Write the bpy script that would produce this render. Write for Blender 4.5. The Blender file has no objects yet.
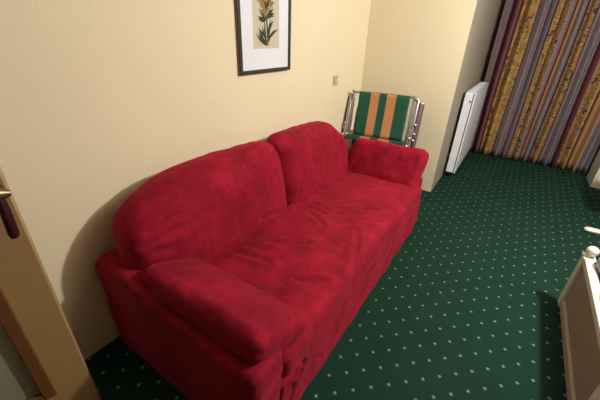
import bpy, bmesh, math, random
from mathutils import Vector, Matrix, noise
random.seed(7)
S = bpy.context.scene
C = S.collection
D = bpy.data
R = math.radians

# ------------------------------------------------------------------ materials
def rgb(r, g, b):
    f = lambda c: (c/255/12.92) if c/255 <= .04045 else ((c/255+.055)/1.055)**2.4
    return (f(r), f(g), f(b), 1)

class NT:
    def __init__(s, name):
        s.m = D.materials.new(name); s.m.use_nodes = True
        s.t = s.m.node_tree; s.b = s.t.nodes['Principled BSDF']
    def n(s, typ, **k):
        n = s.t.nodes.new(typ)
        for a, v in k.items():
            if a in n.bl_rna.properties: setattr(n, a, v)
            else: n.inputs[a.replace('_', ' ')].default_value = v
        return n
    def l(s, a, b): s.t.links.new(a, b)
    def math(s, op, a, b=None, c=None):
        n = s.t.nodes.new('ShaderNodeMath'); n.operation = op
        for i, v in enumerate((a, b, c)):
            if v is None: continue
            if isinstance(v, (int, float)): n.inputs[i].default_value = v
            else: s.l(v, n.inputs[i])
        return n.outputs[0]
    def mix(s, f, a, b):
        n = s.t.nodes.new('ShaderNodeMix'); n.data_type = 'RGBA'
        for i, v in ((0, f), (6, a), (7, b)):
            if isinstance(v, (int, float, tuple)): n.inputs[i].default_value = v
            else: s.l(v, n.inputs[i])
        return n.outputs[2]
    def coord(s, which='Object', scale=1.0):
        c = s.t.nodes.new('ShaderNodeTexCoord'); m = s.t.nodes.new('ShaderNodeMapping')
        s.l(c.outputs[which], m.inputs[0])
        m.inputs['Scale'].default_value = scale if isinstance(scale, tuple) else (scale,)*3
        return m.outputs[0]
    def noise(s, vec, scale, detail=3, rough=.5):
        n = s.t.nodes.new('ShaderNodeTexNoise'); s.l(vec, n.inputs['Vector'])
        n.inputs['Scale'].default_value = scale; n.inputs['Detail'].default_value = detail
        n.inputs['Roughness'].default_value = rough
        return n.outputs[0]
    def ramp(s, f, stops, interp='LINEAR'):
        n = s.t.nodes.new('ShaderNodeValToRGB'); n.color_ramp.interpolation = interp
        e = n.color_ramp.elements
        while len(e) < len(stops): e.new(.5)
        for x, (p, c) in zip(e, stops):
            x.position = p; x.color = c if isinstance(c, tuple) else (c, c, c, 1)
        s.l(f, n.inputs[0]); return n.outputs[0]
    def bump(s, h, strength=.3, dist=.01):
        n = s.t.nodes.new('ShaderNodeBump'); s.l(h, n.inputs['Height'])
        n.inputs['Strength'].default_value = strength; n.inputs['Distance'].default_value = dist
        s.l(n.outputs[0], s.b.inputs['Normal'])

def simple(name, col, rough=.5, metal=0, var=.12, scale=25, bump=0, spec=None):
    t = NT(name); v = t.coord()
    f = t.noise(v, scale, 4)
    d = tuple(c*(1-var) for c in col[:3])+(1,)
    t.l(t.mix(f, col, d), t.b.inputs['Base Color'])
    t.b.inputs['Roughness'].default_value = rough; t.b.inputs['Metallic'].default_value = metal
    if spec is not None: t.b.inputs['Specular IOR Level'].default_value = spec
    if bump: t.bump(f, bump, .003)
    return t.m

def wall_mat(name, col):
    t = NT(name); v = t.coord()
    f = t.noise(v, 3, 4); g = t.noise(v, 160, 3, .6)
    c = t.mix(f, col, tuple(x*.94 for x in col[:3])+(1,))
    c = t.mix(t.math('MULTIPLY', g, .25), c, tuple(x*.8 for x in col[:3])+(1,))
    t.l(c, t.b.inputs['Base Color']); t.b.inputs['Roughness'].default_value = .9
    t.b.inputs['Specular IOR Level'].default_value = .2
    t.bump(g, .35, .003); return t.m

def velvet():
    t = NT('red_velour'); v = t.coord()
    big = t.noise(v, 5, 5, .6); mid = t.noise(v, 22, 4, .6); fine = t.noise(v, 420, 2)
    a = t.ramp(big, [(.32, rgb(108, 4, 24)), (.5, rgb(140, 9, 36)), (.7, rgb(162, 20, 50))])
    c = t.mix(t.ramp(mid, [(.35, .55), (.6, 0.0)]), a, rgb(84, 2, 18))
    c = t.mix(t.math('MULTIPLY', fine, .25), c, rgb(196, 48, 74))
    t.l(c, t.b.inputs['Base Color'])
    t.b.inputs['Roughness'].default_value = .85; t.b.inputs['Specular IOR Level'].default_value = .15
    t.b.inputs['Sheen Weight'].default_value = .35; t.b.inputs['Sheen Roughness'].default_value = .45
    t.b.inputs['Sheen Tint'].default_value = rgb(235, 90, 110)
    h = t.math('ADD', t.math('MULTIPLY', mid, 1.0), t.math('MULTIPLY', fine, .12))
    t.bump(h, .5, .008); return t.m

def carpet():
    t = NT('green_dotted_carpet'); c = t.t.nodes.new('ShaderNodeTexCoord')
    sep = t.t.nodes.new('ShaderNodeSeparateXYZ'); t.l(c.outputs['Object'], sep.inputs[0])
    wob = t.noise(c.outputs['Object'], 9, 2)
    ax, ay = .0632, .0598
    def lattice(ox, oy):
        fx = t.math('SUBTRACT', t.math('FRACT', t.math('DIVIDE', t.math('SUBTRACT', sep.outputs[0], ox-ax), 2*ax)), .5)
        fy = t.math('SUBTRACT', t.math('FRACT', t.math('DIVIDE', t.math('SUBTRACT', sep.outputs[1], oy-ay), 2*ay)), .5)
        return t.math('ADD', t.math('ABSOLUTE', t.math('MULTIPLY', fx, 2*ax)), t.math('ABSOLUTE', t.math('MULTIPLY', fy, 2*ay)))
    d = t.math('MINIMUM', lattice(-.194, 1.205), lattice(-.194+ax, 1.205+ay))
    pile = t.noise(c.outputs['Object'], 500, 2); blot = t.noise(c.outputs['Object'], 6, 4)
    d = t.math('ADD', d, t.math('MULTIPLY', t.math('SUBTRACT', pile, .5), .006))
    mask = t.ramp(d, [(0, 1.0), (.0065, 1.0), (.0098, 0.0)])
    base = t.mix(blot, rgb(24, 54, 45), rgb(36, 66, 56))
    base = t.mix(t.math('MULTIPLY', pile, .6), base, rgb(5, 40, 28))
    col = t.mix(t.math('MULTIPLY', mask, .5), base, rgb(176, 192, 172))
    t.l(col, t.b.inputs['Base Color']); t.b.inputs['Roughness'].default_value = .95
    t.b.inputs['Specular IOR Level'].default_value = .1
    t.bump(pile, .6, .004); return t.m

CURT_X0, CURT_W = -.435, 1.80
def curtain_mat():
    t = NT('striped_floral_curtain')
    uv = t.t.nodes.new('ShaderNodeUVMap'); uv.uv_map = 'cloth'
    sep = t.t.nodes.new('ShaderNodeSeparateXYZ'); t.l(uv.outputs[0], sep.inputs[0])
    X, Z = sep.outputs[0], sep.outputs[1]
    bur, och, gry, lil, tan, drk, lt = (rgb(104, 46, 54), rgb(196, 158, 96), rgb(126, 120, 130), rgb(134, 116, 124),
                                        rgb(176, 136, 96), rgb(66, 50, 52), rgb(168, 162, 166))
    och2 = rgb(162, 126, 92)
    bands = [(.0, lil), (.012, bur), (.075, lil), (.088, bur), (.115, och), (.262, bur), (.278, gry), (.335, lil), (.37, bur), (.385, gry), (.43, drk),
             (.45, och2), (.50, bur), (.515, och2), (.56, lil), (.60, bur), (.62, tan), (.655, gry), (.70, drk), (.72, och2), (.80, bur),
             (.815, gry), (.93, bur), (.985, lil), (1.0, och2), (1.10, drk), (1.12, tan), (1.2, gry), (1.3, bur), (1.36, och), (1.5, gry)]
    X = t.math('SUBTRACT', X, .065)
    f = t.math('DIVIDE', X, 1.75)
    col = t.ramp(f, [(p/1.75, c) for p, c in bands], 'CONSTANT')
    och_m = t.ramp(f, [(0, 0.0)]+sum([[(a/1.75, 1.0), (b/1.75, 0.0)] for a, b in
                   ((.115, .262), (.45, .50), (.515, .56), (.72, .80), (1.0, 1.10), (1.36, 1.5))], []), 'CONSTANT')
    grey_m = t.ramp(f, [(0, 0.0)]+sum([[(a/1.75, 1.0), (b/1.75, 0.0)] for a, b in
                   ((.278, .37), (.385, .43), (.56, .6), (.655, .70), (.815, .93), (1.2, 1.3))], []), 'CONSTANT')
    comb = t.t.nodes.new('ShaderNodeCombineXYZ'); t.l(X, comb.inputs[0]); t.l(Z, comb.inputs[1])
    v1 = t.n('ShaderNodeTexVoronoi'); v1.inputs['Scale'].default_value = 17; t.l(comb.outputs[0], v1.inputs['Vector'])
    warp = t.noise(comb.outputs[0], 26, 3, .6)
    fl = t.math('LESS_THAN', t.math('ADD', v1.outputs['Distance'], t.math('MULTIPLY', warp, .6)), .93)
    flc = t.ramp(t.noise(comb.outputs[0], 13, 3, .6), [(0, rgb(58, 52, 72)), (.42, rgb(224, 186, 92)), (.46, rgb(128, 62, 50)), (.50, rgb(206, 168, 90)), (.535, rgb(84, 72, 60)), (.57, rgb(214, 180, 100)), (.61, rgb(70, 66, 84))], 'CONSTANT')
    col = t.mix(t.math('MULTIPLY', t.math('MULTIPLY', fl, och_m), .85), col, flc)
    sp = t.noise(comb.outputs[0], 75, 3, .7)
    spm = t.math('GREATER_THAN', sp, .53)
    col = t.mix(t.math('MULTIPLY', t.math('MULTIPLY', spm, grey_m), .6), col, rgb(166, 160, 164))
    weave = t.noise(comb.outputs[0], 160, 2)
    col = t.mix(t.math('MULTIPLY', weave, .28), col, rgb(70, 48, 50))
    t.l(col, t.b.inputs['Base Color']); t.b.inputs['Roughness'].default_value = .8
    t.b.inputs['Specular IOR Level'].default_value = .2
    t.bump(weave, .25, .003); return t.m

def canvas_mat():
    t = NT('striped_canvas'); uv = t.t.nodes.new('ShaderNodeUVMap'); uv.uv_map = 'cloth'
    sep = t.t.nodes.new('ShaderNodeSeparateXYZ'); t.l(uv.outputs[0], sep.inputs[0])
    g, o = rgb(8, 84, 62), rgb(205, 142, 96)
    col = t.ramp(sep.outputs[0], [(0, g), (.235, o), (.41, g), (.56, o), (.745, g)], 'CONSTANT')
    w = t.noise(uv.outputs[0], 120, 2)
    col = t.mix(t.math('MULTIPLY', w, .3), col, rgb(40, 40, 30))
    t.l(col, t.b.inputs['Base Color']); t.b.inputs['Roughness'].default_value = .75
    t.bump(w, .2, .002); return t.m

def wood(name, a, b, rough=.5):
    t = NT(name); v = t.coord('Object', (6, 6, .8))
    n = t.noise(v, 6, 5, .6); w = t.noise(v, 30, 3)
    c = t.mix(t.math('ADD', t.math('MULTIPLY', n, .7), t.math('MULTIPLY', w, .3)), a, b)
    t.l(c, t.b.inputs['Base Color']); t.b.inputs['Roughness'].default_value = rough
    t.bump(n, .1, .002); return t.m

M = dict(
    dark_wall=wood('unseen_wall_darkened', rgb(130, 104, 76), rgb(104, 80, 56)),  # dark brown added on the unseen near and right walls to deepen shadows
    wall=wall_mat('cream_wall', rgb(236, 224, 194)), wall2=wall_mat('wall_painted_shade', rgb(158, 149, 135)),  # the greyer wall colour has the radiator wall's shade painted in
    ceil=wall_mat('ceiling_white', rgb(205, 198, 180)), carpet=carpet(), velvet=velvet(), curtain=curtain_mat(), canvas=canvas_mat(),
    door=wood('door_beech', rgb(178, 146, 100), rgb(160, 126, 80)), bead=wood('bead_brown', rgb(128, 84, 46), rgb(100, 62, 34)),
    white=simple('white_lacquer', rgb(232, 228, 218), .35, var=.04), rad=simple('radiator_enamel', rgb(238, 243, 252), .3, var=.02),
    taupe=simple('white_board_painted_shade', rgb(158, 148, 132), .5, var=.06), rail_shade=simple('white_rail_painted_shade', rgb(182, 172, 156), .5, var=.05),  # footboard panel and bottom rail: white wood, shade put into the colour
    dark=simple('dark_gap', rgb(60, 54, 46), .7), alu=simple('aluminium', rgb(190, 186, 190), .32, .9, .2, 60),
    alu2=simple('aged_aluminium', rgb(134, 112, 122), .45, .6, .35, 40), plastic=simple('white_plastic', rgb(235, 232, 222), .4, var=.05),
    brass=simple('tarnished_brass', rgb(128, 116, 88), .35, .8, .4, 80), grip=simple('dark_red_grip', rgb(56, 18, 26), .3, var=.3),
    frame=wood('black_frame', rgb(62, 60, 54), rgb(38, 36, 34), .4), frame_side=simple('frame_edge', rgb(150, 112, 92), .6),
    mat=simple('white_mat', rgb(226, 230, 240), .9, var=.03), paper=simple('aged_paper', rgb(205, 198, 176), .9, var=.15, scale=60),
    leaf=simple('leaf_ink', rgb(66, 72, 52), .9, var=.5, scale=120), petal=simple('petal_ink', rgb(172, 138, 78), .9, var=.55, scale=150),
    switch=simple('switch_frame', rgb(186, 174, 148), .5), switch_in=simple('switch_rocker', rgb(214, 200, 168), .4),
    linen=simple('lilac_linen', rgb(176, 182, 206), .9, var=.1, scale=12, bump=.3), rubber=simple('rubber', rgb(30, 30, 30), .8),
)
t = NT('frosted_glass'); v = t.coord(); t.b.inputs['Base Color'].default_value = rgb(176, 176, 156)
t.b.inputs['Transmission Weight'].default_value = .35; t.b.inputs['Roughness'].default_value = .35
t.bump(t.noise(v, 60, 3), .5, .004); M['frost'] = t.m
t = NT('picture_glass'); t.b.inputs['Base Color'].default_value = (1, 1, 1, 1)
t.b.inputs['Transmission Weight'].default_value = 1; t.b.inputs['Roughness'].default_value = .02; t.b.inputs['IOR'].default_value = 1.05
M['pglass'] = t.m

# ------------------------------------------------------------------ helpers
def link(name, me, mat, parent=None, smooth=False):
    o = D.objects.new(name, me); C.objects.link(o)
    if mat: me.materials.append(mat)
    if smooth:
        for p in me.polygons: p.use_smooth = True
    if parent is not None:
        o.parent = parent
        o.matrix_parent_inverse = Matrix.Identity(4)
    return o

class MB:
    def __init__(s): s.bm = bmesh.new()
    def box(s, a, b, mat=None, bevel=0, seg=2):
        x0, y0, z0 = a; x1, y1, z1 = b
        r = bmesh.ops.create_cube(s.bm, size=1)
        vs = r['verts']
        for v in vs:
            v.co = Vector(((x0+x1)/2+v.co.x*(x1-x0), (y0+y1)/2+v.co.y*(y1-y0), (z0+z1)/2+v.co.z*(z1-z0)))
        if bevel:
            es = list({e for v in vs for e in v.link_edges})
            r = bmesh.ops.bevel(s.bm, geom=es, offset=bevel, segments=seg, profile=.5, affect='EDGES')
            vs = list({v for f in r['faces'] for v in f.verts} | {v for v in vs if v.is_valid})
        if mat is not None:
            for v in vs: v.co = mat @ v.co
        return s
    def tube(s, pts, r, n=12, closed=False, flat=1.0):
        pts = [Vector(p) for p in pts]; N = len(pts); rings = []
        up = Vector((0, 0, 1))
        prev = None
        for i, p in enumerate(pts):
            a = pts[(i-1) % N] if (i or closed) else p
            b = pts[(i+1) % N] if (i < N-1 or closed) else p
            d = (b-a).normalized()
            if prev is None:
                q = up if abs(d.z) < .9 else Vector((1, 0, 0))
                u = d.cross(q).normalized()
            else:
                u = (prev - d*prev.dot(d)).normalized()
            prev = u; w = d.cross(u)
            rr = r[i] if isinstance(r, (list, tuple)) else r
            rings.append([s.bm.verts.new(p+(u*math.cos(2*math.pi*k/n)+w*flat*math.sin(2*math.pi*k/n))*rr) for k in range(n)])
        for i in range(N if closed else N-1):
            A, B = rings[i], rings[(i+1) % N]
            for k in range(n): s.bm.faces.new((A[k], A[(k+1) % n], B[(k+1) % n], B[k]))
        if not closed:
            s.bm.faces.new(rings[0][::-1]); s.bm.faces.new(rings[-1])
        return s
    def lathe(s, prof, center=(0, 0, 0), n=24, mat=None):
        c = Vector(center); rings = []
        for r, z in prof:
            row = []
            for k in range(n):
                p = c+Vector((r*math.cos(2*math.pi*k/n), r*math.sin(2*math.pi*k/n), z))
                row.append(s.bm.verts.new(mat @ p if mat is not None else p))
            rings.append(row)
        for A, B in zip(rings, rings[1:]):
            for k in range(n): s.bm.faces.new((A[k], A[(k+1) % n], B[(k+1) % n], B[k]))
        s.bm.faces.new(rings[0][::-1]); s.bm.faces.new(rings[-1]); return s
    def build(s, name, mat, parent=None, smooth=False):
        bmesh.ops.recalc_face_normals(s.bm, faces=s.bm.faces[:])
        me = D.meshes.new(name); s.bm.to_mesh(me); s.bm.free()
        o = link(name, me, mat, parent)
        if smooth:
            for p in me.polygons: p.use_smooth = True
            try: me.set_sharp_from_angle(angle=R(50))
            except Exception: pass
        return o

def empty(name, loc, label, cat, group=None, rz=0, kind=None):
    o = D.objects.new(name, None); C.objects.link(o); o.location = loc; o.rotation_euler = (0, 0, rz)
    o.empty_display_size = .05
    if kind: o['kind'] = kind
    if label: o['label'] = label
    if cat: o['category'] = cat
    if group: o['group'] = group
    return o

def struct(o, label, cat):
    o['kind'] = 'structure'; o['label'] = label; o['category'] = cat; return o

def rbox(half, r, seg, warp):
    """rounded box of half-extents `half`; warp(p, n) -> world point"""
    bm = bmesh.new()
    hx, hy, hz = half
    def axis(h, n):
        core = max(h-r, 0)
        k = 6
        lo = [-core - r*math.tan((k-i)/k*math.pi/4) for i in range(k)]
        mid = [-core + 2*core*i/n for i in range(n+1)]
        hi = [core + r*math.tan((i+1)/k*math.pi/4) for i in range(k)]
        return lo+mid+hi
    A = [axis(hx, seg[0]), axis(hy, seg[1]), axis(hz, seg[2])]
    cache = {}
    def vert(i, j, k):
        key = (i, j, k)
        if key not in cache:
            p = Vector((A[0][i], A[1][j], A[2][k]))
            q = Vector([max(-(h-r), min(h-r, c)) for c, h in zip(p, half)])
            d = p-q
            n = d.normalized() if d.length > 1e-9 else Vector((0, 0, 1))
            cache[key] = bm.verts.new(warp(q+n*r, n))
        return cache[key]
    n = [len(a)-1 for a in A]
    for ax in range(3):
        u, v = [a for a in range(3) if a != ax]
        for side in (0, n[ax]):
            for i in range(n[u]):
                for j in range(n[v]):
                    def idx(a, b):
                        t = [0, 0, 0]; t[ax] = side; t[u] = a; t[v] = b; return vert(*t)
                    bm.faces.new((idx(i, j), idx(i+1, j), idx(i+1, j+1), idx(i, j+1)))
    bmesh.ops.recalc_face_normals(bm, faces=bm.faces[:])
    me = D.meshes.new('soft'); bm.to_mesh(me); bm.free()
    return me

def seg_dist(p, a, b):
    p, a, b = Vector(p), Vector(a), Vector(b)
    t = max(0, min(1, (p-a).dot(b-a)/max((b-a).length_squared, 1e-9)))
    return (p-(a+(b-a)*t)).length

def wob(p, s, a, seed=0):
    return noise.noise(Vector((p.x*s+seed, p.y*s, p.z*s)))*a

def sm(x, a, b):
    t = max(0, min(1, (x-a)/(b-a))); return t*t*(3-2*t)

# ------------------------------------------------------------------ room shell
XL, XR, YN, Y1, Y2, XS, ZC = -1.404, 2.7, -.66, 3.30, 5.72, -.493, 2.5
def slab(name, a, b, mat, label, cat='wall'):
    return struct(MB().box(a, b).build(name, mat), label, cat)
slab('floor', (-1.55, -.8, -.1), (2.85, 5.87, 0), M['carpet'], 'dark green carpet with a grid of small pale dots', 'floor')
slab('ceiling', (-1.55, -.8, ZC), (2.85, 5.87, ZC+.1), M['ceil'], 'plain ceiling above the room', 'ceiling')
slab('wall_left', (XL-.14, -.8, 0), (XL, Y1+.1, ZC), M['wall'], 'cream textured wall behind the red sofa')
slab('wall_end', (XL, Y1, 0), (XS-.001, Y1+.1, ZC), M['wall'], 'cream wall behind the folded striped chair')
slab('wall_side', (XS-.1, Y1+.0015, 0), (XS, Y2, ZC), M['wall2'], 'beige wall with shade in its colour, carrying the white radiator')
slab('wall_back', (XS-.1, Y2, 0), (2.85, Y2+.14, ZC), M['wall'], 'wall behind the striped curtain')
slab('wall_right', (XR, -.8, 0), (XR+.14, Y2, ZC), M['dark_wall'], 'right wall beyond the bed')
w = MB(); w.box((XL, YN-.14, 0), (XL+.02, YN, ZC)); w.box((-.46, YN-.14, 0), (XR, YN, ZC)); w.box((XL, YN-.14, 2.06), (XR, YN, ZC))
struct(w.build('wall_near', M['dark_wall']), 'near wall with the doorway', 'wall')

# ------------------------------------------------------------------ door (swung in towards the left wall)
hinge = Vector((-1.372, -.62)); edge = Vector((-1.05, .21)); dl = (edge-hinge)
ang = math.atan2(dl.y, dl.x)
dr = empty('door_1', (hinge.x, hinge.y, 0), 'beech door with frosted glass panel standing open at the left', 'door', rz=ang, kind='structure')
# local: x along the door, -y faces the camera
W = dl.length; TH = .04
b = MB()
b.box((.79, 0, .012), (W, TH, 2.02)); b.box((0, 0, .012), (.13, TH, 2.02)); b.box((.13, 0, .012), (.79, TH, .268)); b.box((.13, 0, 1.9), (.79, TH, 2.02))
b.build('door_frame', M['door'], dr)
b = MB()
for (x0, x1, z0, z1) in ((.752, .79, .268, 1.9), (.13, .168, .268, 1.9), (.168, .752, .268, .292), (.168, .752, 1.876, 1.9)):
    b.box((x0, -.006, z0), (x1, TH+.006, z1), bevel=.004)
b.build('glazing_bead', M['bead'], dr)
MB().box((.160, .016, .285), (.760, .024, 1.885)).build('glass_pane', M['frost'], dr)
b = MB()
hm = Matrix.Translation((.866, 0, 1.068)) @ Matrix.Rotation(R(90), 4, 'X')
b.lathe([(.0, 0), (.021, 0), (.021, .006), (.012, .009), (.009, .032), (.013, .036), (.015, .043), (.012, .050), (0, .052)], n=20, mat=hm)
b.tube([(.842, -.043, 1.068), (.876, -.049, 1.071), (.902, -.044, 1.067)], [.015, .022, .008], 12)
hd = b.build('door_handle', M['brass'], dr, True)
b = MB(); b.tube([(.880, -.046, 1.062), (.880, -.049, 1.03), (.878, -.050, .99), (.876, -.049, .958), (.876, -.048, .950)], [.016, .020, .0205, .0205, .018], 14, flat=.6)
b.build('handle_grip', M['grip'], hd, True)

# ------------------------------------------------------------------ sofa
SO = (-.9, 1.53, 0)
sofa = empty('sofa', SO, 'long red velour sofa with arched back and padded arms against the cream wall', 'sofa')
O = Vector(SO)
def soft(name, me, parent=sofa):
    for v in me.vertices: v.co -= O
    return link(name, me, M['velvet'], parent, True)

# base with front panel
YA, YB = .445, 2.625        # outer ends
YI0, YI1 = .60, 2.46        # between arm frames
XF = -.432
creases = [((.50, .02), (.505, .20)), ((.60, .30), (.69, .33)), ((.69, .33), (.73, .27)), ((.73, .27), (.71, .19)),
           ((.62, .26), (.66, .20)), ((.66, .20), (.64, .12)), ((.80, .22), (.90, .10)), ((1.00, .12), (1.1, .22)), ((1.35, .1), (1.42, .2)),
           ((1.8, .12), (1.86, .24)), ((2.2, .1), (2.24, .22))]
def w_base(p, n):
    q = Vector((-.86, 1.53, .145))+p
    if n.x > .3:
        for a, b_ in creases:
            d = seg_dist((q.y, q.z), a, b_)
            q.x -= .011*math.exp(-(d/.010)**2)*n.x - .005*math.exp(-((d-.022)/.014)**2)*n.x
        q.x += wob(q, 7, .010)
    return q
soft('base', rbox((.43, .95, .145), .02, (6, 150, 18), w_base))

# seat cushion
def FL(u, v): return None
seat_cr = [((-.78, 1.72), (-.64, 1.86)), ((-.64, 1.86), (-.60, 2.02)), ((-.72, 1.66), (-.56, 1.80)), ((-.80, 1.95), (-.70, 2.10)), ((-.88, 1.5), (-.74, 1.42)),
           ((-.56, 1.50), (-.42, 1.16)), ((-.9, 1.1), (-.72, 1.22)), ((-.86, 1.85), (-.78, 2.0)), ((-.62, 1.60), (-.50, 1.66)), ((-.98, .95), (-.8, .98)),
           ((-.5, 2.05), (-.42, 1.96)), ((-.62, .95), (-.5, 1.02)), ((-.95, 1.62), (-.80, 1.60))]
def w_seat(p, n):
    q = Vector((-.76, 1.53, .345))+p
    up = max(n.z, 0)
    q.z += .018*(1-((q.y-1.53)/.9)**2)*sm(q.x, -1.1, -.9)*up if up else 0
    # softened front roll
    if q.x > -.56: q.z -= .020*((q.x+.56)/.13)**2*up
    amp = 0
    for a, b_ in seat_cr:
        d = seg_dist((q.x, q.y), a, b_)
        amp += -.007*math.exp(-(d/.012)**2) + .007*math.exp(-((d-.03)/.018)**2)
    q.z += amp*up
    q.z += (wob(q, 9, .006, 3)+wob(q, 22, .0035, 9)+wob(q, 3, .006, 5))*up
    if n.x > .3: q.x += (wob(q, 8, .010, 2)+wob(q, 20, .003, 4))*n.x
    if n.z < -.3: q.z += 0
    return q
soft('seat_cushion', rbox((.335, .93, .085), .05, (44, 130, 6), w_seat))

# back frame (arched panel)
def arch(y):
    t = abs(y-1.53)
    return .80 - .09*(t/.8)**2 - .23*sm(t, .70, 1.08)
def w_bframe(p, n):
    q = Vector((-1.285, 1.53, 0))+p
    f = (p.z+.5)   # 0..1
    top = arch(q.y)
    q.z = f*top
    q.x += -.02*f + .02
    return q
soft('back_frame', rbox((.05, 1.085, .5), .035, (3, 60, 24), w_bframe))

# back cushions
def make_back(y0, y1, topf, seed, creases_):
    yc, hy = (y0+y1)/2, (y1-y0)/2
    def wf(p, n):
        y = yc+p.y
        f = max(0, min(1, (p.z+.24)/.48))
        top = topf(y)
        z = .36+f*(top-.36)
        x = -1.145+p.x*(1-.15*f) - .085*f**1.3
        q = Vector((x, y, z))
        e = (1-(p.y/hy)**4)*(1-(2*f-1)**4)
        if n.x > 0: q.x += .030*e*n.x
        if f > .5: q.y -= (p.y/hy)*.0
        amp = wob(q, 6, .010, seed)+wob(q, 16, .004, seed+3)
        for a, b_ in creases_:
            d = seg_dist((q.y, q.z), a, b_)
            amp += -.012*math.exp(-(d/.013)**2)+.005*math.exp(-((d-.03)/.016)**2)
        q += n*amp
        return q
    return rbox((.105, hy, .24), .085, (4, 56, 22), wf)
def interp(y, pts):
    if y <= pts[0][0]: return pts[0][1]
    for (a, za), (b, zb) in zip(pts, pts[1:]):
        if y <= b: return za+(zb-za)*(y-a)/(b-a)
    return pts[-1][1]
def top_near(y):
    return sum(interp(y+d, ((.50, .715), (.57, .78), (.65, .83), (.75, .86), (.9, .878), (1.1, .876), (1.35, .862), (1.54, .845))) for d in (-.04, -.02, 0, .02, .04))/5
def top_far(y):
    return .866 - .012*((y-1.75)/.3)**2 - .24*sm(y, 2.16, 2.66)
soft('back_cushion', make_back(.50, 1.535, top_near, 1, [((.58, .70), (.72, .73)), ((.56, .66), (.70, .68)), ((.57, .62), (.66, .61)), ((1.2, .5), (1.5, .42))]))
soft('back_cushion', make_back(1.535, 2.545, top_far, 8, [((1.6, .45), (1.68, .62)), ((1.7, .42), (1.9, .5))]))

# arms
def make_arm_frame(sgn):
    yc = 1.53+sgn*(1.085-.085)
    def wf(p, n):
        q = Vector((-.907, yc, .0))+p
        f = (p.z+.27)/.54
        q.z = f*.52
        # lower front, higher at rear
        q.z = f*(.545 - (.065 if sgn < 0 else .09)*sm(q.x, -1.15, -.75))
        if sgn > 0:
            q.y -= .075*f
            if n.x > 0: q.x -= .028*f
        if n.x < -.3: q.x += .02*f
        q.x += (.012*f if n.x > 0 else 0)
        if abs(n.y) > .3: q += n*wob(q, 6, .008, sgn*5)
        if n.x > .3: q += n*wob(q, 14, .006, sgn*7)
        return q
    return rbox((.466, .085, .27), .035, (26, 5, 18), wf)
def make_arm_cushion(sgn):
    # near arm lies nearly flat; far arm stands steeply
    if sgn < 0: yo, zo, yi, zi = .520, .535, .715, .468
    else: yo, zo, yi, zi = 2.462, .606, 2.385, .41
    cen = Vector((-.752 if sgn < 0 else -.757, (yo+yi)/2, (zo+zi)/2))
    U = Vector((0, yo-yi, zo-zi)); L = U.length; U.normalize()
    N = Vector((0, -U.z, U.y))
    if (N.z < 0 and sgn < 0) or (sgn > 0 and N.y > 0): N = -N
    TK = .055 if sgn < 0 else .075
    HX = .318 if sgn < 0 else .305
    def wf(p, n):
        a, b_, c = p.x, p.y, p.z
        # plump
        e = (1-(a/.33)**4)*(1-(b_/(L/2+.05))**2)
        cc = c*(1+(.35 if sgn < 0 else .12)*e)
        nn = Vector((n.x, 0, 0))+U*n.y+N*n.z
        q = cen+Vector((a, 0, 0))+U*b_+N*cc
        if sgn > 0: q.x += .05*(b_/L)*(1 if a < 0 else .0)*(-a/.3)
        else: q.x -= .02*(b_/L)
        q += nn*(wob(q, 7, .012, sgn*11)+wob(q, 18, .005, sgn*3))
        return q
    return rbox((HX, L/2+(.038 if sgn < 0 else .075), TK), .045, (34, 16, 4), wf)
for s_ in (-1, 1):
    soft('arm_frame', make_arm_frame(s_))
    soft('arm_cushion', make_arm_cushion(s_))

# ------------------------------------------------------------------ framed botanical print
PY0, PY1, PZ0, PZ1 = 1.470, 1.968, 1.214, 2.00
pic = empty('framed_picture', (XL, (PY0+PY1)/2, (PZ0+PZ1)/2), 'black framed botanical print with white mat hanging above the sofa', 'picture')
P0 = pic.location.copy()
def pbox(mb, x0, x1, y0, y1, z0, z1, bevel=0):
    mb.box((x0, y0-P0.y, z0-P0.z), (x1, y1-P0.y, z1-P0.z), bevel=bevel); return mb
b = MB(); fw = .021
for a in ((PY0, PY0+fw, PZ0, PZ1), (PY1-fw, PY1, PZ0, PZ1), (PY0+fw, PY1-fw, PZ0, PZ0+fw), (PY0+fw, PY1-fw, PZ1-fw, PZ1)):
    pbox(b, .012, .024, *a, bevel=.002)
b.build('frame', M['frame'], pic)
b = MB(); pbox(b, .001, .012, PY0, PY1, PZ0, PZ1); b.build('backing', M['frame_side'], pic)
b = MB(); pbox(b, .012, .0145, PY0+fw, PY1-fw, PZ0+fw, PZ1-fw); b.build('mat_board', M['mat'], pic)
QY0, QY1, QZ0, QZ1 = 1.598, 1.848, 1.352, 1.88
b = MB(); pbox(b, .0145, .0153, QY0, QY1, QZ0, QZ1); pr = b.build('print', M['paper'], pic)
def leafpoly(bm, base, tip, wid, x):
    base, tip = Vector(base), Vector(tip); d = tip-base; nrm = Vector((-d.y, d.x)).normalized()
    L_, R_ = [], []
    for k in range(9):
        f = k/8; wd = wid*math.sin(math.pi*f**.8)*.5
        bend = nrm*math.sin(math.pi*f)*wid*.5
        c = base+d*f+bend
        L_.append(c+nrm*wd); R_.append(c-nrm*wd)
    loop = L_+R_[-2:0:-1]
    vs = [bm.verts.new((x, c.x-P0.y, c.y-P0.z)) for c in loop]
    f = bm.faces.new(vs)
random.seed(3)
bm = bmesh.new(); yc = (QY0+QY1)/2
for (b0, b1, tw) in (((yc+.012, 1.36), (yc+.004, 1.62), .012), ((yc-.0, 1.38), (yc-.03, 1.58), .008), ((yc+.02, 1.38), (yc+.045, 1.56), .007)):
    leafpoly(bm, b0, b1, tw, .0157)
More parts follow.
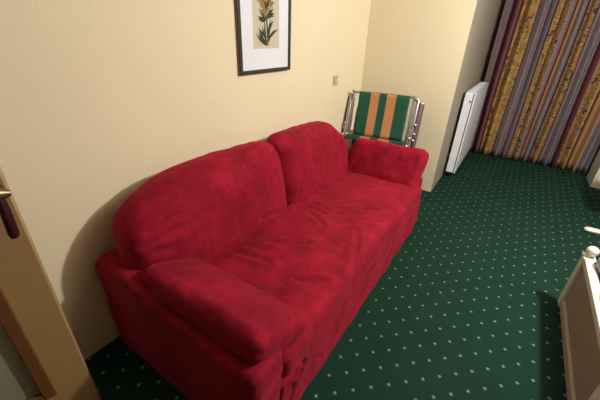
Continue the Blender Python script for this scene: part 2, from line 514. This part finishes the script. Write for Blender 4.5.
for k in range(20):
    z = 1.365+random.random()*.05; s_ = -1 if k % 2 else 1; a = R(random.uniform(12, 62))
    L = random.uniform(.08, .125)
    y = yc+random.uniform(-.006, .016)
    leafpoly(bm, (y, z), (y+s_*L*math.sin(a), z+L*math.cos(a)), random.uniform(.011, .017), .0158+k*2e-5)
for k in range(7):
    z = 1.50+random.random()*.03; s_ = -1 if k % 2 else 1; a = R(random.uniform(55, 88)); L = random.uniform(.07, .095)
    leafpoly(bm, (yc, z), (yc+s_*L*math.sin(a), z+L*math.cos(a)), .018, .0165+k*2e-5)
for k in range(8):
    z = 1.55+random.random()*.03; a = R(random.uniform(-80, 80)); L = random.uniform(.04, .08)
    leafpoly(bm, (yc, z), (yc+L*math.sin(a), z+L*math.cos(a)), .009, .0175+k*2e-5)
me = D.meshes.new('leaves'); bm.to_mesh(me); bm.free(); link('printed_leaves', me, M['leaf'], pr)
bm = bmesh.new()
for cx, cz, n_, r_ in ((yc-.02, 1.568, 13, .052), (yc+.035, 1.60, 10, .045), (yc-.04, 1.605, 10, .045), (yc+.0, 1.65, 12, .05), (yc+.04, 1.70, 9, .04), (yc-.04, 1.72, 9, .04)):
    for k in range(n_):
        a = 2*math.pi*k/n_+random.uniform(-.2, .2); L = r_*random.uniform(.7, 1.1)
        leafpoly(bm, (cx, cz), (cx+L*math.cos(a), cz+L*math.sin(a)), .011, .0172+random.random()*2e-4)
me = D.meshes.new('flowers'); bm.to_mesh(me); bm.free(); link('printed_flowers', me, M['petal'], pr)

# ------------------------------------------------------------------ light switch
sw = empty('light_switch', (XL, 2.695, 1.075), 'small beige light switch on the wall between picture and folded chair', 'switch')
b = MB(); b.box((.0005, -.040, -.040), (.009, .040, .040), bevel=.003); b.build('switch_plate', M['switch'], sw)
b = MB(); b.box((.009, -.014, -.022), (.014, .018, .022), bevel=.002); b.build('rocker', M['switch_in'], sw)

# ------------------------------------------------------------------ folded striped chair behind the sofa
ch = empty('folding_chair', (-1.022, 2.83, -.0), 'folded aluminium garden chair with green and orange striped canvas behind the sofa', 'chair', rz=R(9))
# local: x across, z up, y back; frames lean back slightly
def lean(x, z, off=0): return (x, .02+.20*z+off, z)
def frame_tube(mb, x, z0, z1, off, r=.011, flat=1.0):
    mb.tube([lean(x, z0, off), lean(x, (z0+z1)/2, off), lean(x, z1, off)], r, 10, flat=flat)
b = MB()
for x in (-.285, .275): b.tube([lean(x, .52, 0), lean(x, .75, 0), lean(x, .965, 0)], .012, 12)
b.tube([lean(-.285, .952, 0), lean(0, .957, .0), lean(.275, .952, 0)], .011, 12)
b.tube([lean(-.285, .56, 0), lean(0, .555, 0), lean(.275, .56, 0)], .010, 12)
b.build('back_frame', M['alu'], ch, True)
b = MB()
for x in (-.345, .345): b.tube([lean(x, .012, .05), lean(x, .5, .05), lean(x, .90, .05)], .019, 12, flat=1.2)
b.tube([lean(-.345, .06, .05), lean(.345, .06, .05)], .010)
b.build('seat_frame', M['alu2'], ch, True)
for x in (-.315, .31):
    b = MB(); b.tube([lean(x, .012, -.02), lean(x, .45, -.02), lean(x, .80, .0), lean(x, .93, .02)], .014, 12, flat=1.3)
    b.build('leg', M['alu'], ch, True)
for x in (-.345, .345):
    b = MB(); b.tube([lean(x, .0, .05), lean(x, .03, .05)], .019, 12); b.build('foot_cap', M['rubber'], ch, True)
# arm rests folded flat along the frame
for x in (-.255, .335):
    b = MB()
    b.tube([lean(x, .60, -.012 if x < 0 else .03), lean(x, .75, -.012 if x < 0 else .03), lean(x, .895, -.012 if x < 0 else .03)], .011 if x < 0 else .030, 12, flat=1.2)
    b.build('armrest', M['plastic'] if x < 0 else M['alu2'], ch, True)
# rivets and hinge brackets
for x, z, o in ((-.33, .66, -.01), (-.345, .55, -.01), (-.30, .56, -.02), (.30, .60, -.025), (.30, .94, -.01), (.33, .72, -.01), (.335, .64, -.01), (.29, .53, -.03), (.35, .90, .03), (-.29, .96, -.01), (.335, .585, -.015)):
    b = MB(); b.lathe([(0, 0), (.014, 0), (.016, .006), (.010, .014), (0, .016)], n=14, mat=Matrix.Translation(lean(x, z, o)) @ Matrix.Rotation(R(90), 4, 'X')); b.build('rivet', M['alu'], ch, True)
for z in (.70, .62, .56): b = MB(); b.tube([lean(.29, z, -.02), lean(.345, z+.025, -.005)], .008, 8); b.build('hinge_bracket', M['alu'], ch, True)
b = MB()
for z in (.60,): b.tube([lean(-.30, z-.04, -.02), lean(-.35, z+.03, -.005)], .008, 8)
b.build('hinge_bracket', M['alu'], ch, True)
def cloth(name, x0, x1, z0, z1, off, thick, sag, u0=0, u1=1):
    bm = bmesh.new(); uvl = bm.loops.layers.uv.new('cloth'); nx, nz = 24, 12
    def pt(i, j, back):
        fx, fz = i/nx, j/nz
        x = x0+(x1-x0)*fx; z = z0+(z1-z0)*fz
        p = lean(x, z, off)
        s_ = sag*math.sin(math.pi*fx)*math.sin(math.pi*fz)
        return (p[0], p[1]+s_+(thick if back else 0), p[2])
    g = [[[bm.verts.new(pt(i, j, k)) for j in range(nz+1)] for i in range(nx+1)] for k in (0, 1)]
    def face(vs, us):
        f = bm.faces.new(vs)
        for l, u in zip(f.loops, us): l[uvl].uv = u
    for k in (0, 1):
        for i in range(nx):
            for j in range(nz):
                face((g[k][i][j], g[k][i+1][j], g[k][i+1][j+1], g[k][i][j+1]), ((i/nx, j/nz), ((i+1)/nx, j/nz), ((i+1)/nx, (j+1)/nz), (i/nx, (j+1)/nz)))
    for j in range(nz):
        for i in (0, nx): face((g[0][i][j], g[0][i][j+1], g[1][i][j+1], g[1][i][j]), ((i/nx, 0),)*4)
    for i in range(nx):
        for j in (0, nz): face((g[0][i][j], g[0][i+1][j], g[1][i+1][j], g[1][i][j]), ((i/nx, 0), ((i+1)/nx, 0), ((i+1)/nx, 0), (i/nx, 0)))
    bmesh.ops.recalc_face_normals(bm, faces=bm.faces[:])
    me = D.meshes.new(name); bm.to_mesh(me); bm.free()
    return link(name, me, M['canvas'], ch, True)
cloth('back_canvas', -.230, .238, .565, .962, -.016, .030, .012)
cloth('seat_canvas', -.285, .270, .522, .556, -.045, .050, 0)
cloth('seat_sling', -.245, .245, .10, .52, .035, .006, .02)

# ------------------------------------------------------------------ radiator
rd = empty('radiator', (XS, 4.34, .07), 'white flat panel radiator mounted on the side wall beside the curtain', 'radiator')
def ro(x, y, z): return (x-XS, y-4.34, z-.07)
x0, x1, y0, y1, z0, z1 = -.462, -.366, 3.80, 4.90, .075, .950
b = MB(); b.box(ro(x1-.014, y0-.002, z0), ro(x1, y1+.002, z1+.004), bevel=.004); b.build('front_panel', M['rad'], rd)
b = MB(); b.box(ro(x0, y0+.004, z0), ro(x0+.014, y1-.004, z1-.01), bevel=.004); b.build('back_panel', M['rad'], rd)
for ya, yb in ((y0, y0+.004), (y1-.004, y1)):
    b = MB(); b.box(ro(x0, ya, z0+.004), ro(x1-.022, yb, z1), bevel=.0015); b.build('side_cover', M['rad'], rd)
b = MB()
b.box(ro(x0, y0, z1-.004), ro(x0+.012, y1, z1+.003)); b.box(ro(x1-.022, y0, z1-.004), ro(x1-.012, y1, z1+.003))
for k in range(54):
    y = y0+.01+k*(y1-y0-.02)/53; b.box(ro(x0+.01, y-.004, z1-.004), ro(x1-.02, y+.004, z1+.002))
b.build('top_grille', M['rad'], rd)
b = MB(); b.lathe([(0, 0), (.010, 0), (.010, .008), (.006, .012), (0, .012)], n=14, mat=Matrix.Translation(ro(x1-.035, y0, .865)) @ Matrix.Rotation(R(90), 4, 'X'))
b.build('vent_plug', M['brass'], rd, True)
for z in (.2, .8):
    
    for ya in (y0+.15, y1-.18):
        b = MB(); b.box(ro(XS, ya, z), ro(x0+.004, ya+.03, z+.04)); b.build('bracket', M['rad'], rd)

# ------------------------------------------------------------------ curtain
def make_curtain():
    bm = bmesh.new(); uvl = bm.loops.layers.uv.new('cloth'); nx, nz = 520, 26
    rnd = random.Random(5)
    xs = CURT_X0
    # fold centres with varied spacing
    knots = []; x = 0
    while x < CURT_W+.2: knots.append(x); x += rnd.uniform(.036, .075)
    amps = [rnd.uniform(.026, .060)*(1 if i % 2 else -1) for i in range(len(knots))]
    def fold(u):
        for i in range(len(knots)-1):
            if knots[i] <= u <= knots[i+1]:
                t = (u-knots[i])/(knots[i+1]-knots[i]); t = (1-math.cos(math.pi*t))/2
                return amps[i]*(1-t)+amps[i+1]*t
        return 0
    grid = []
    for k in (0, 1):
        cols = []
        for i in range(nx+1):
            u = CURT_W*i/nx; col = []
            for j in range(nz+1):
                f = j/nz; z = .012+f*2.33
                g = 1-.25*f
                y = 5.02+fold(u)*g+.008*math.sin(z*3+u*9)
                x = xs+u+.010*math.sin(z*2.2+u*14)*(1-f)
                zz = z + (.006*math.sin(u*23) if j == 0 else 0)
                col.append(bm.verts.new((x-.5, y-5.02+.003*k, zz)))
            cols.append(col)
        grid.append(cols)
    def face(vs, us):
        f = bm.faces.new(vs); f.smooth = True
        for l, u in zip(f.loops, us): l[uvl].uv = u
    for k in (0, 1):
        for i in range(nx):
            for j in range(nz):
                us = [(CURT_W*a/nx, 2.33*c/nz) for a, c in ((i, j), (i+1, j), (i+1, j+1), (i, j+1))]
                face((grid[k][i][j], grid[k][i+1][j], grid[k][i+1][j+1], grid[k][i][j+1]), us)
    for i in (0, nx):
        for j in range(nz): face((grid[0][i][j], grid[0][i][j+1], grid[1][i][j+1], grid[1][i][j]), ((CURT_W*i/nx, 0),)*4)
    for i in range(nx):
        for j in (0, nz): face((grid[0][i][j], grid[0][i+1][j], grid[1][i+1][j], grid[1][i][j]), ((CURT_W*i/nx, 0),)*4)
    bmesh.ops.recalc_face_normals(bm, faces=bm.faces[:])
    me = D.meshes.new('curtain'); bm.to_mesh(me); bm.free()
    o = link('curtain', me, M['curtain']); o.location = (.5, 5.02, 0)
    o['label'] = 'floor length curtain with burgundy, grey and ochre floral stripes at the far end'
    o['category'] = 'curtain'; return o
make_curtain()

# ------------------------------------------------------------------ bed (footboard facing the sofa)
BX, BY = .56, 2.17
bed = empty('bed', (BX, BY-.48, 0), 'white wooden bed with ball topped corner post and lilac bedding at lower right', 'bed')
def bo(x, y, z): return (x-BX, y-(BY-.48), z)
for yy in (BY-.034, 1.21+.034):
    b = MB(); b.box(bo(BX, yy-.030, 0), bo(BX+.050, yy+.034, .362), bevel=.004)
    b.box(bo(BX-.004, yy-.038, .362), bo(BX+.054, yy+.036, .374), bevel=.004)
    b.build('post', M['white'], bed)
    b = MB(); c = bo(BX+.026, yy, .374)
    prof = [(.0, 0), (.017, 0), (.011, .007)]+[(.030*math.sin(a), .036-.030*math.cos(a)) for a in [R(x) for x in range(26, 180, 12)]]+[(0, .0662)]
    b.lathe(prof, c, 24); b.build('finial', M['white'], bed, True)
b = MB(); b.box(bo(BX+.002, 1.27, .335), bo(BX+.044, BY-.06, .372), bevel=.004)
b.build('top_rail', M['white'], bed)
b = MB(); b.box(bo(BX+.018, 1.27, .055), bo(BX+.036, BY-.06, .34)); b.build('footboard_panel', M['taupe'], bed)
b = MB(); b.box(bo(BX+.004, 1.27, .012), bo(BX+.050, BY-.06, .060), bevel=.003); b.build('bottom_rail', M['rail_shade'], bed)
for yy in (1.215, BY-.035):
    b = MB(); b.box(bo(BX+.06, yy-.012, .12), bo(2.45, yy+.012, .26), bevel=.003); b.build('side_rail', M['white'], bed)
b = MB(); b.box(bo(2.45, 1.21, 0), bo(2.50, BY, .36), bevel=.006); b.build('headboard', M['white'], bed)
b = MB(); b.box(bo(BX+.06, 1.235, .14), bo(2.44, BY-.055, .34), bevel=.04, seg=4); b.build('mattress', M['linen'], bed, True)
ba = bed
def w_duv(p, n):
    q = Vector((1.488, 1.67, .402))+p
    q += n*(wob(q, 5, .02, 2)+wob(q, 12, .008, 4)); return q - Vector((BX, BY-.48, 0))
me = rbox((.885, .42, .05), .045, (60, 30, 3), w_duv)
duv = link('duvet', me, M['linen'], None, True); duv.location = (BX, BY-.48, 0)
duv['label'] = 'pale lilac duvet lying on the white bed'; duv['category'] = 'duvet'

# ------------------------------------------------------------------ white side table, one foot in view
tb = empty('side_table', (1.19, 3.49, 0), 'white table whose rounded foot shows at the right beyond the bed', 'table')
for yy in (3.385, ):
    b = MB(); b.tube([(-.405, yy-3.55, .022), (-.395, yy-3.55, .022), (-.37, yy-3.55, .022), (.35, yy-3.55, .022), (.39, yy-3.55, .022)], [.010, .024, .030, .030, .016], 14, flat=.72)
    b.build('foot', M['white'], tb, True)
    b = MB(); b.box((-.03, yy-3.55-.02, .04), (.03, yy-3.55+.02, .66)); b.build('leg', M['white'], tb)
b = MB(); b.box((-.03, .23, 0), (.03, .27, .66)); b.build('leg', M['white'], tb)
b = MB(); b.box((.28, .23, 0), (.34, .27, .66)); b.build('leg', M['white'], tb)
b = MB(); b.box((-.28, -.22, .66), (.36, .32, .685), bevel=.006); b.build('tabletop', M['white'], tb)

# ------------------------------------------------------------------ white cabinet beside the curtain
cb = empty('cabinet', (1.2, 4.72, 0), 'white low cabinet standing beside the curtain at the right edge', 'cabinet')
b = MB(); b.box((-.25, -.17, .0), (.30, .19, .70), bevel=.004); b.build('body', M['white'], cb)
b = MB(); b.box((-.27, -.19, .70), (.32, .20, .725), bevel=.005); b.build('top', M['white'], cb)
b = MB(); b.box((-.235, -.188, .06), (.285, -.171, .68), bevel=.004); dd = b.build('door', M['white'], cb)
b = MB(); b.lathe([(0, 0), (.008, 0), (.008, .012), (.014, .018), (.012, .026), (0, .028)], n=16, mat=Matrix.Translation((.24, -.188, .42)) @ Matrix.Rotation(R(90), 4, 'X'))
b.build('knob', M['brass'], dd, True)

# ------------------------------------------------------------------ light
def point(name, loc, e, col, r):
    l = D.lights.new(name, 'POINT'); l.energy = e; l.color = col; l.shadow_soft_size = r
    o = D.objects.new(name, l); C.objects.link(o); o.location = loc; return o
point('ceiling_lamp_light', (1.02, 2.05, 2.1), 136, (1, .955, .88), .06)

wd = D.worlds.new('World'); S.world = wd; wd.use_nodes = True
wd.node_tree.nodes['Background'].inputs[0].default_value = (.5, .5, .5, 1)
wd.node_tree.nodes['Background'].inputs[1].default_value = .03

# ------------------------------------------------------------------ camera
m = ((0.8323538517279125, 0.5534476026455425, 0.029712230471810055),
     (0.2794301345678631, -0.3727426185561671, -0.8848625544158131),
     (-0.47865004482303586, 0.7448212479768508, -0.4649036923418789))
cam = D.cameras.new('Camera'); co = D.objects.new('Camera', cam); C.objects.link(co)
right, up, back = Vector(m[0]), -Vector(m[1]), -Vector(m[2])
rot = Matrix((right, up, back)).transposed()
co.matrix_world = Matrix.Translation((0, 0, 1.45)) @ rot.to_4x4()
cam.sensor_width = 36; cam.lens = 320.276/600*36; cam.clip_start = .02
S.camera = co
S.view_settings.view_transform = 'Standard'; S.view_settings.look = 'None'; S.view_settings.gamma = 1
S.view_settings.use_curve_mapping = False
S.view_settings.exposure = 0.5
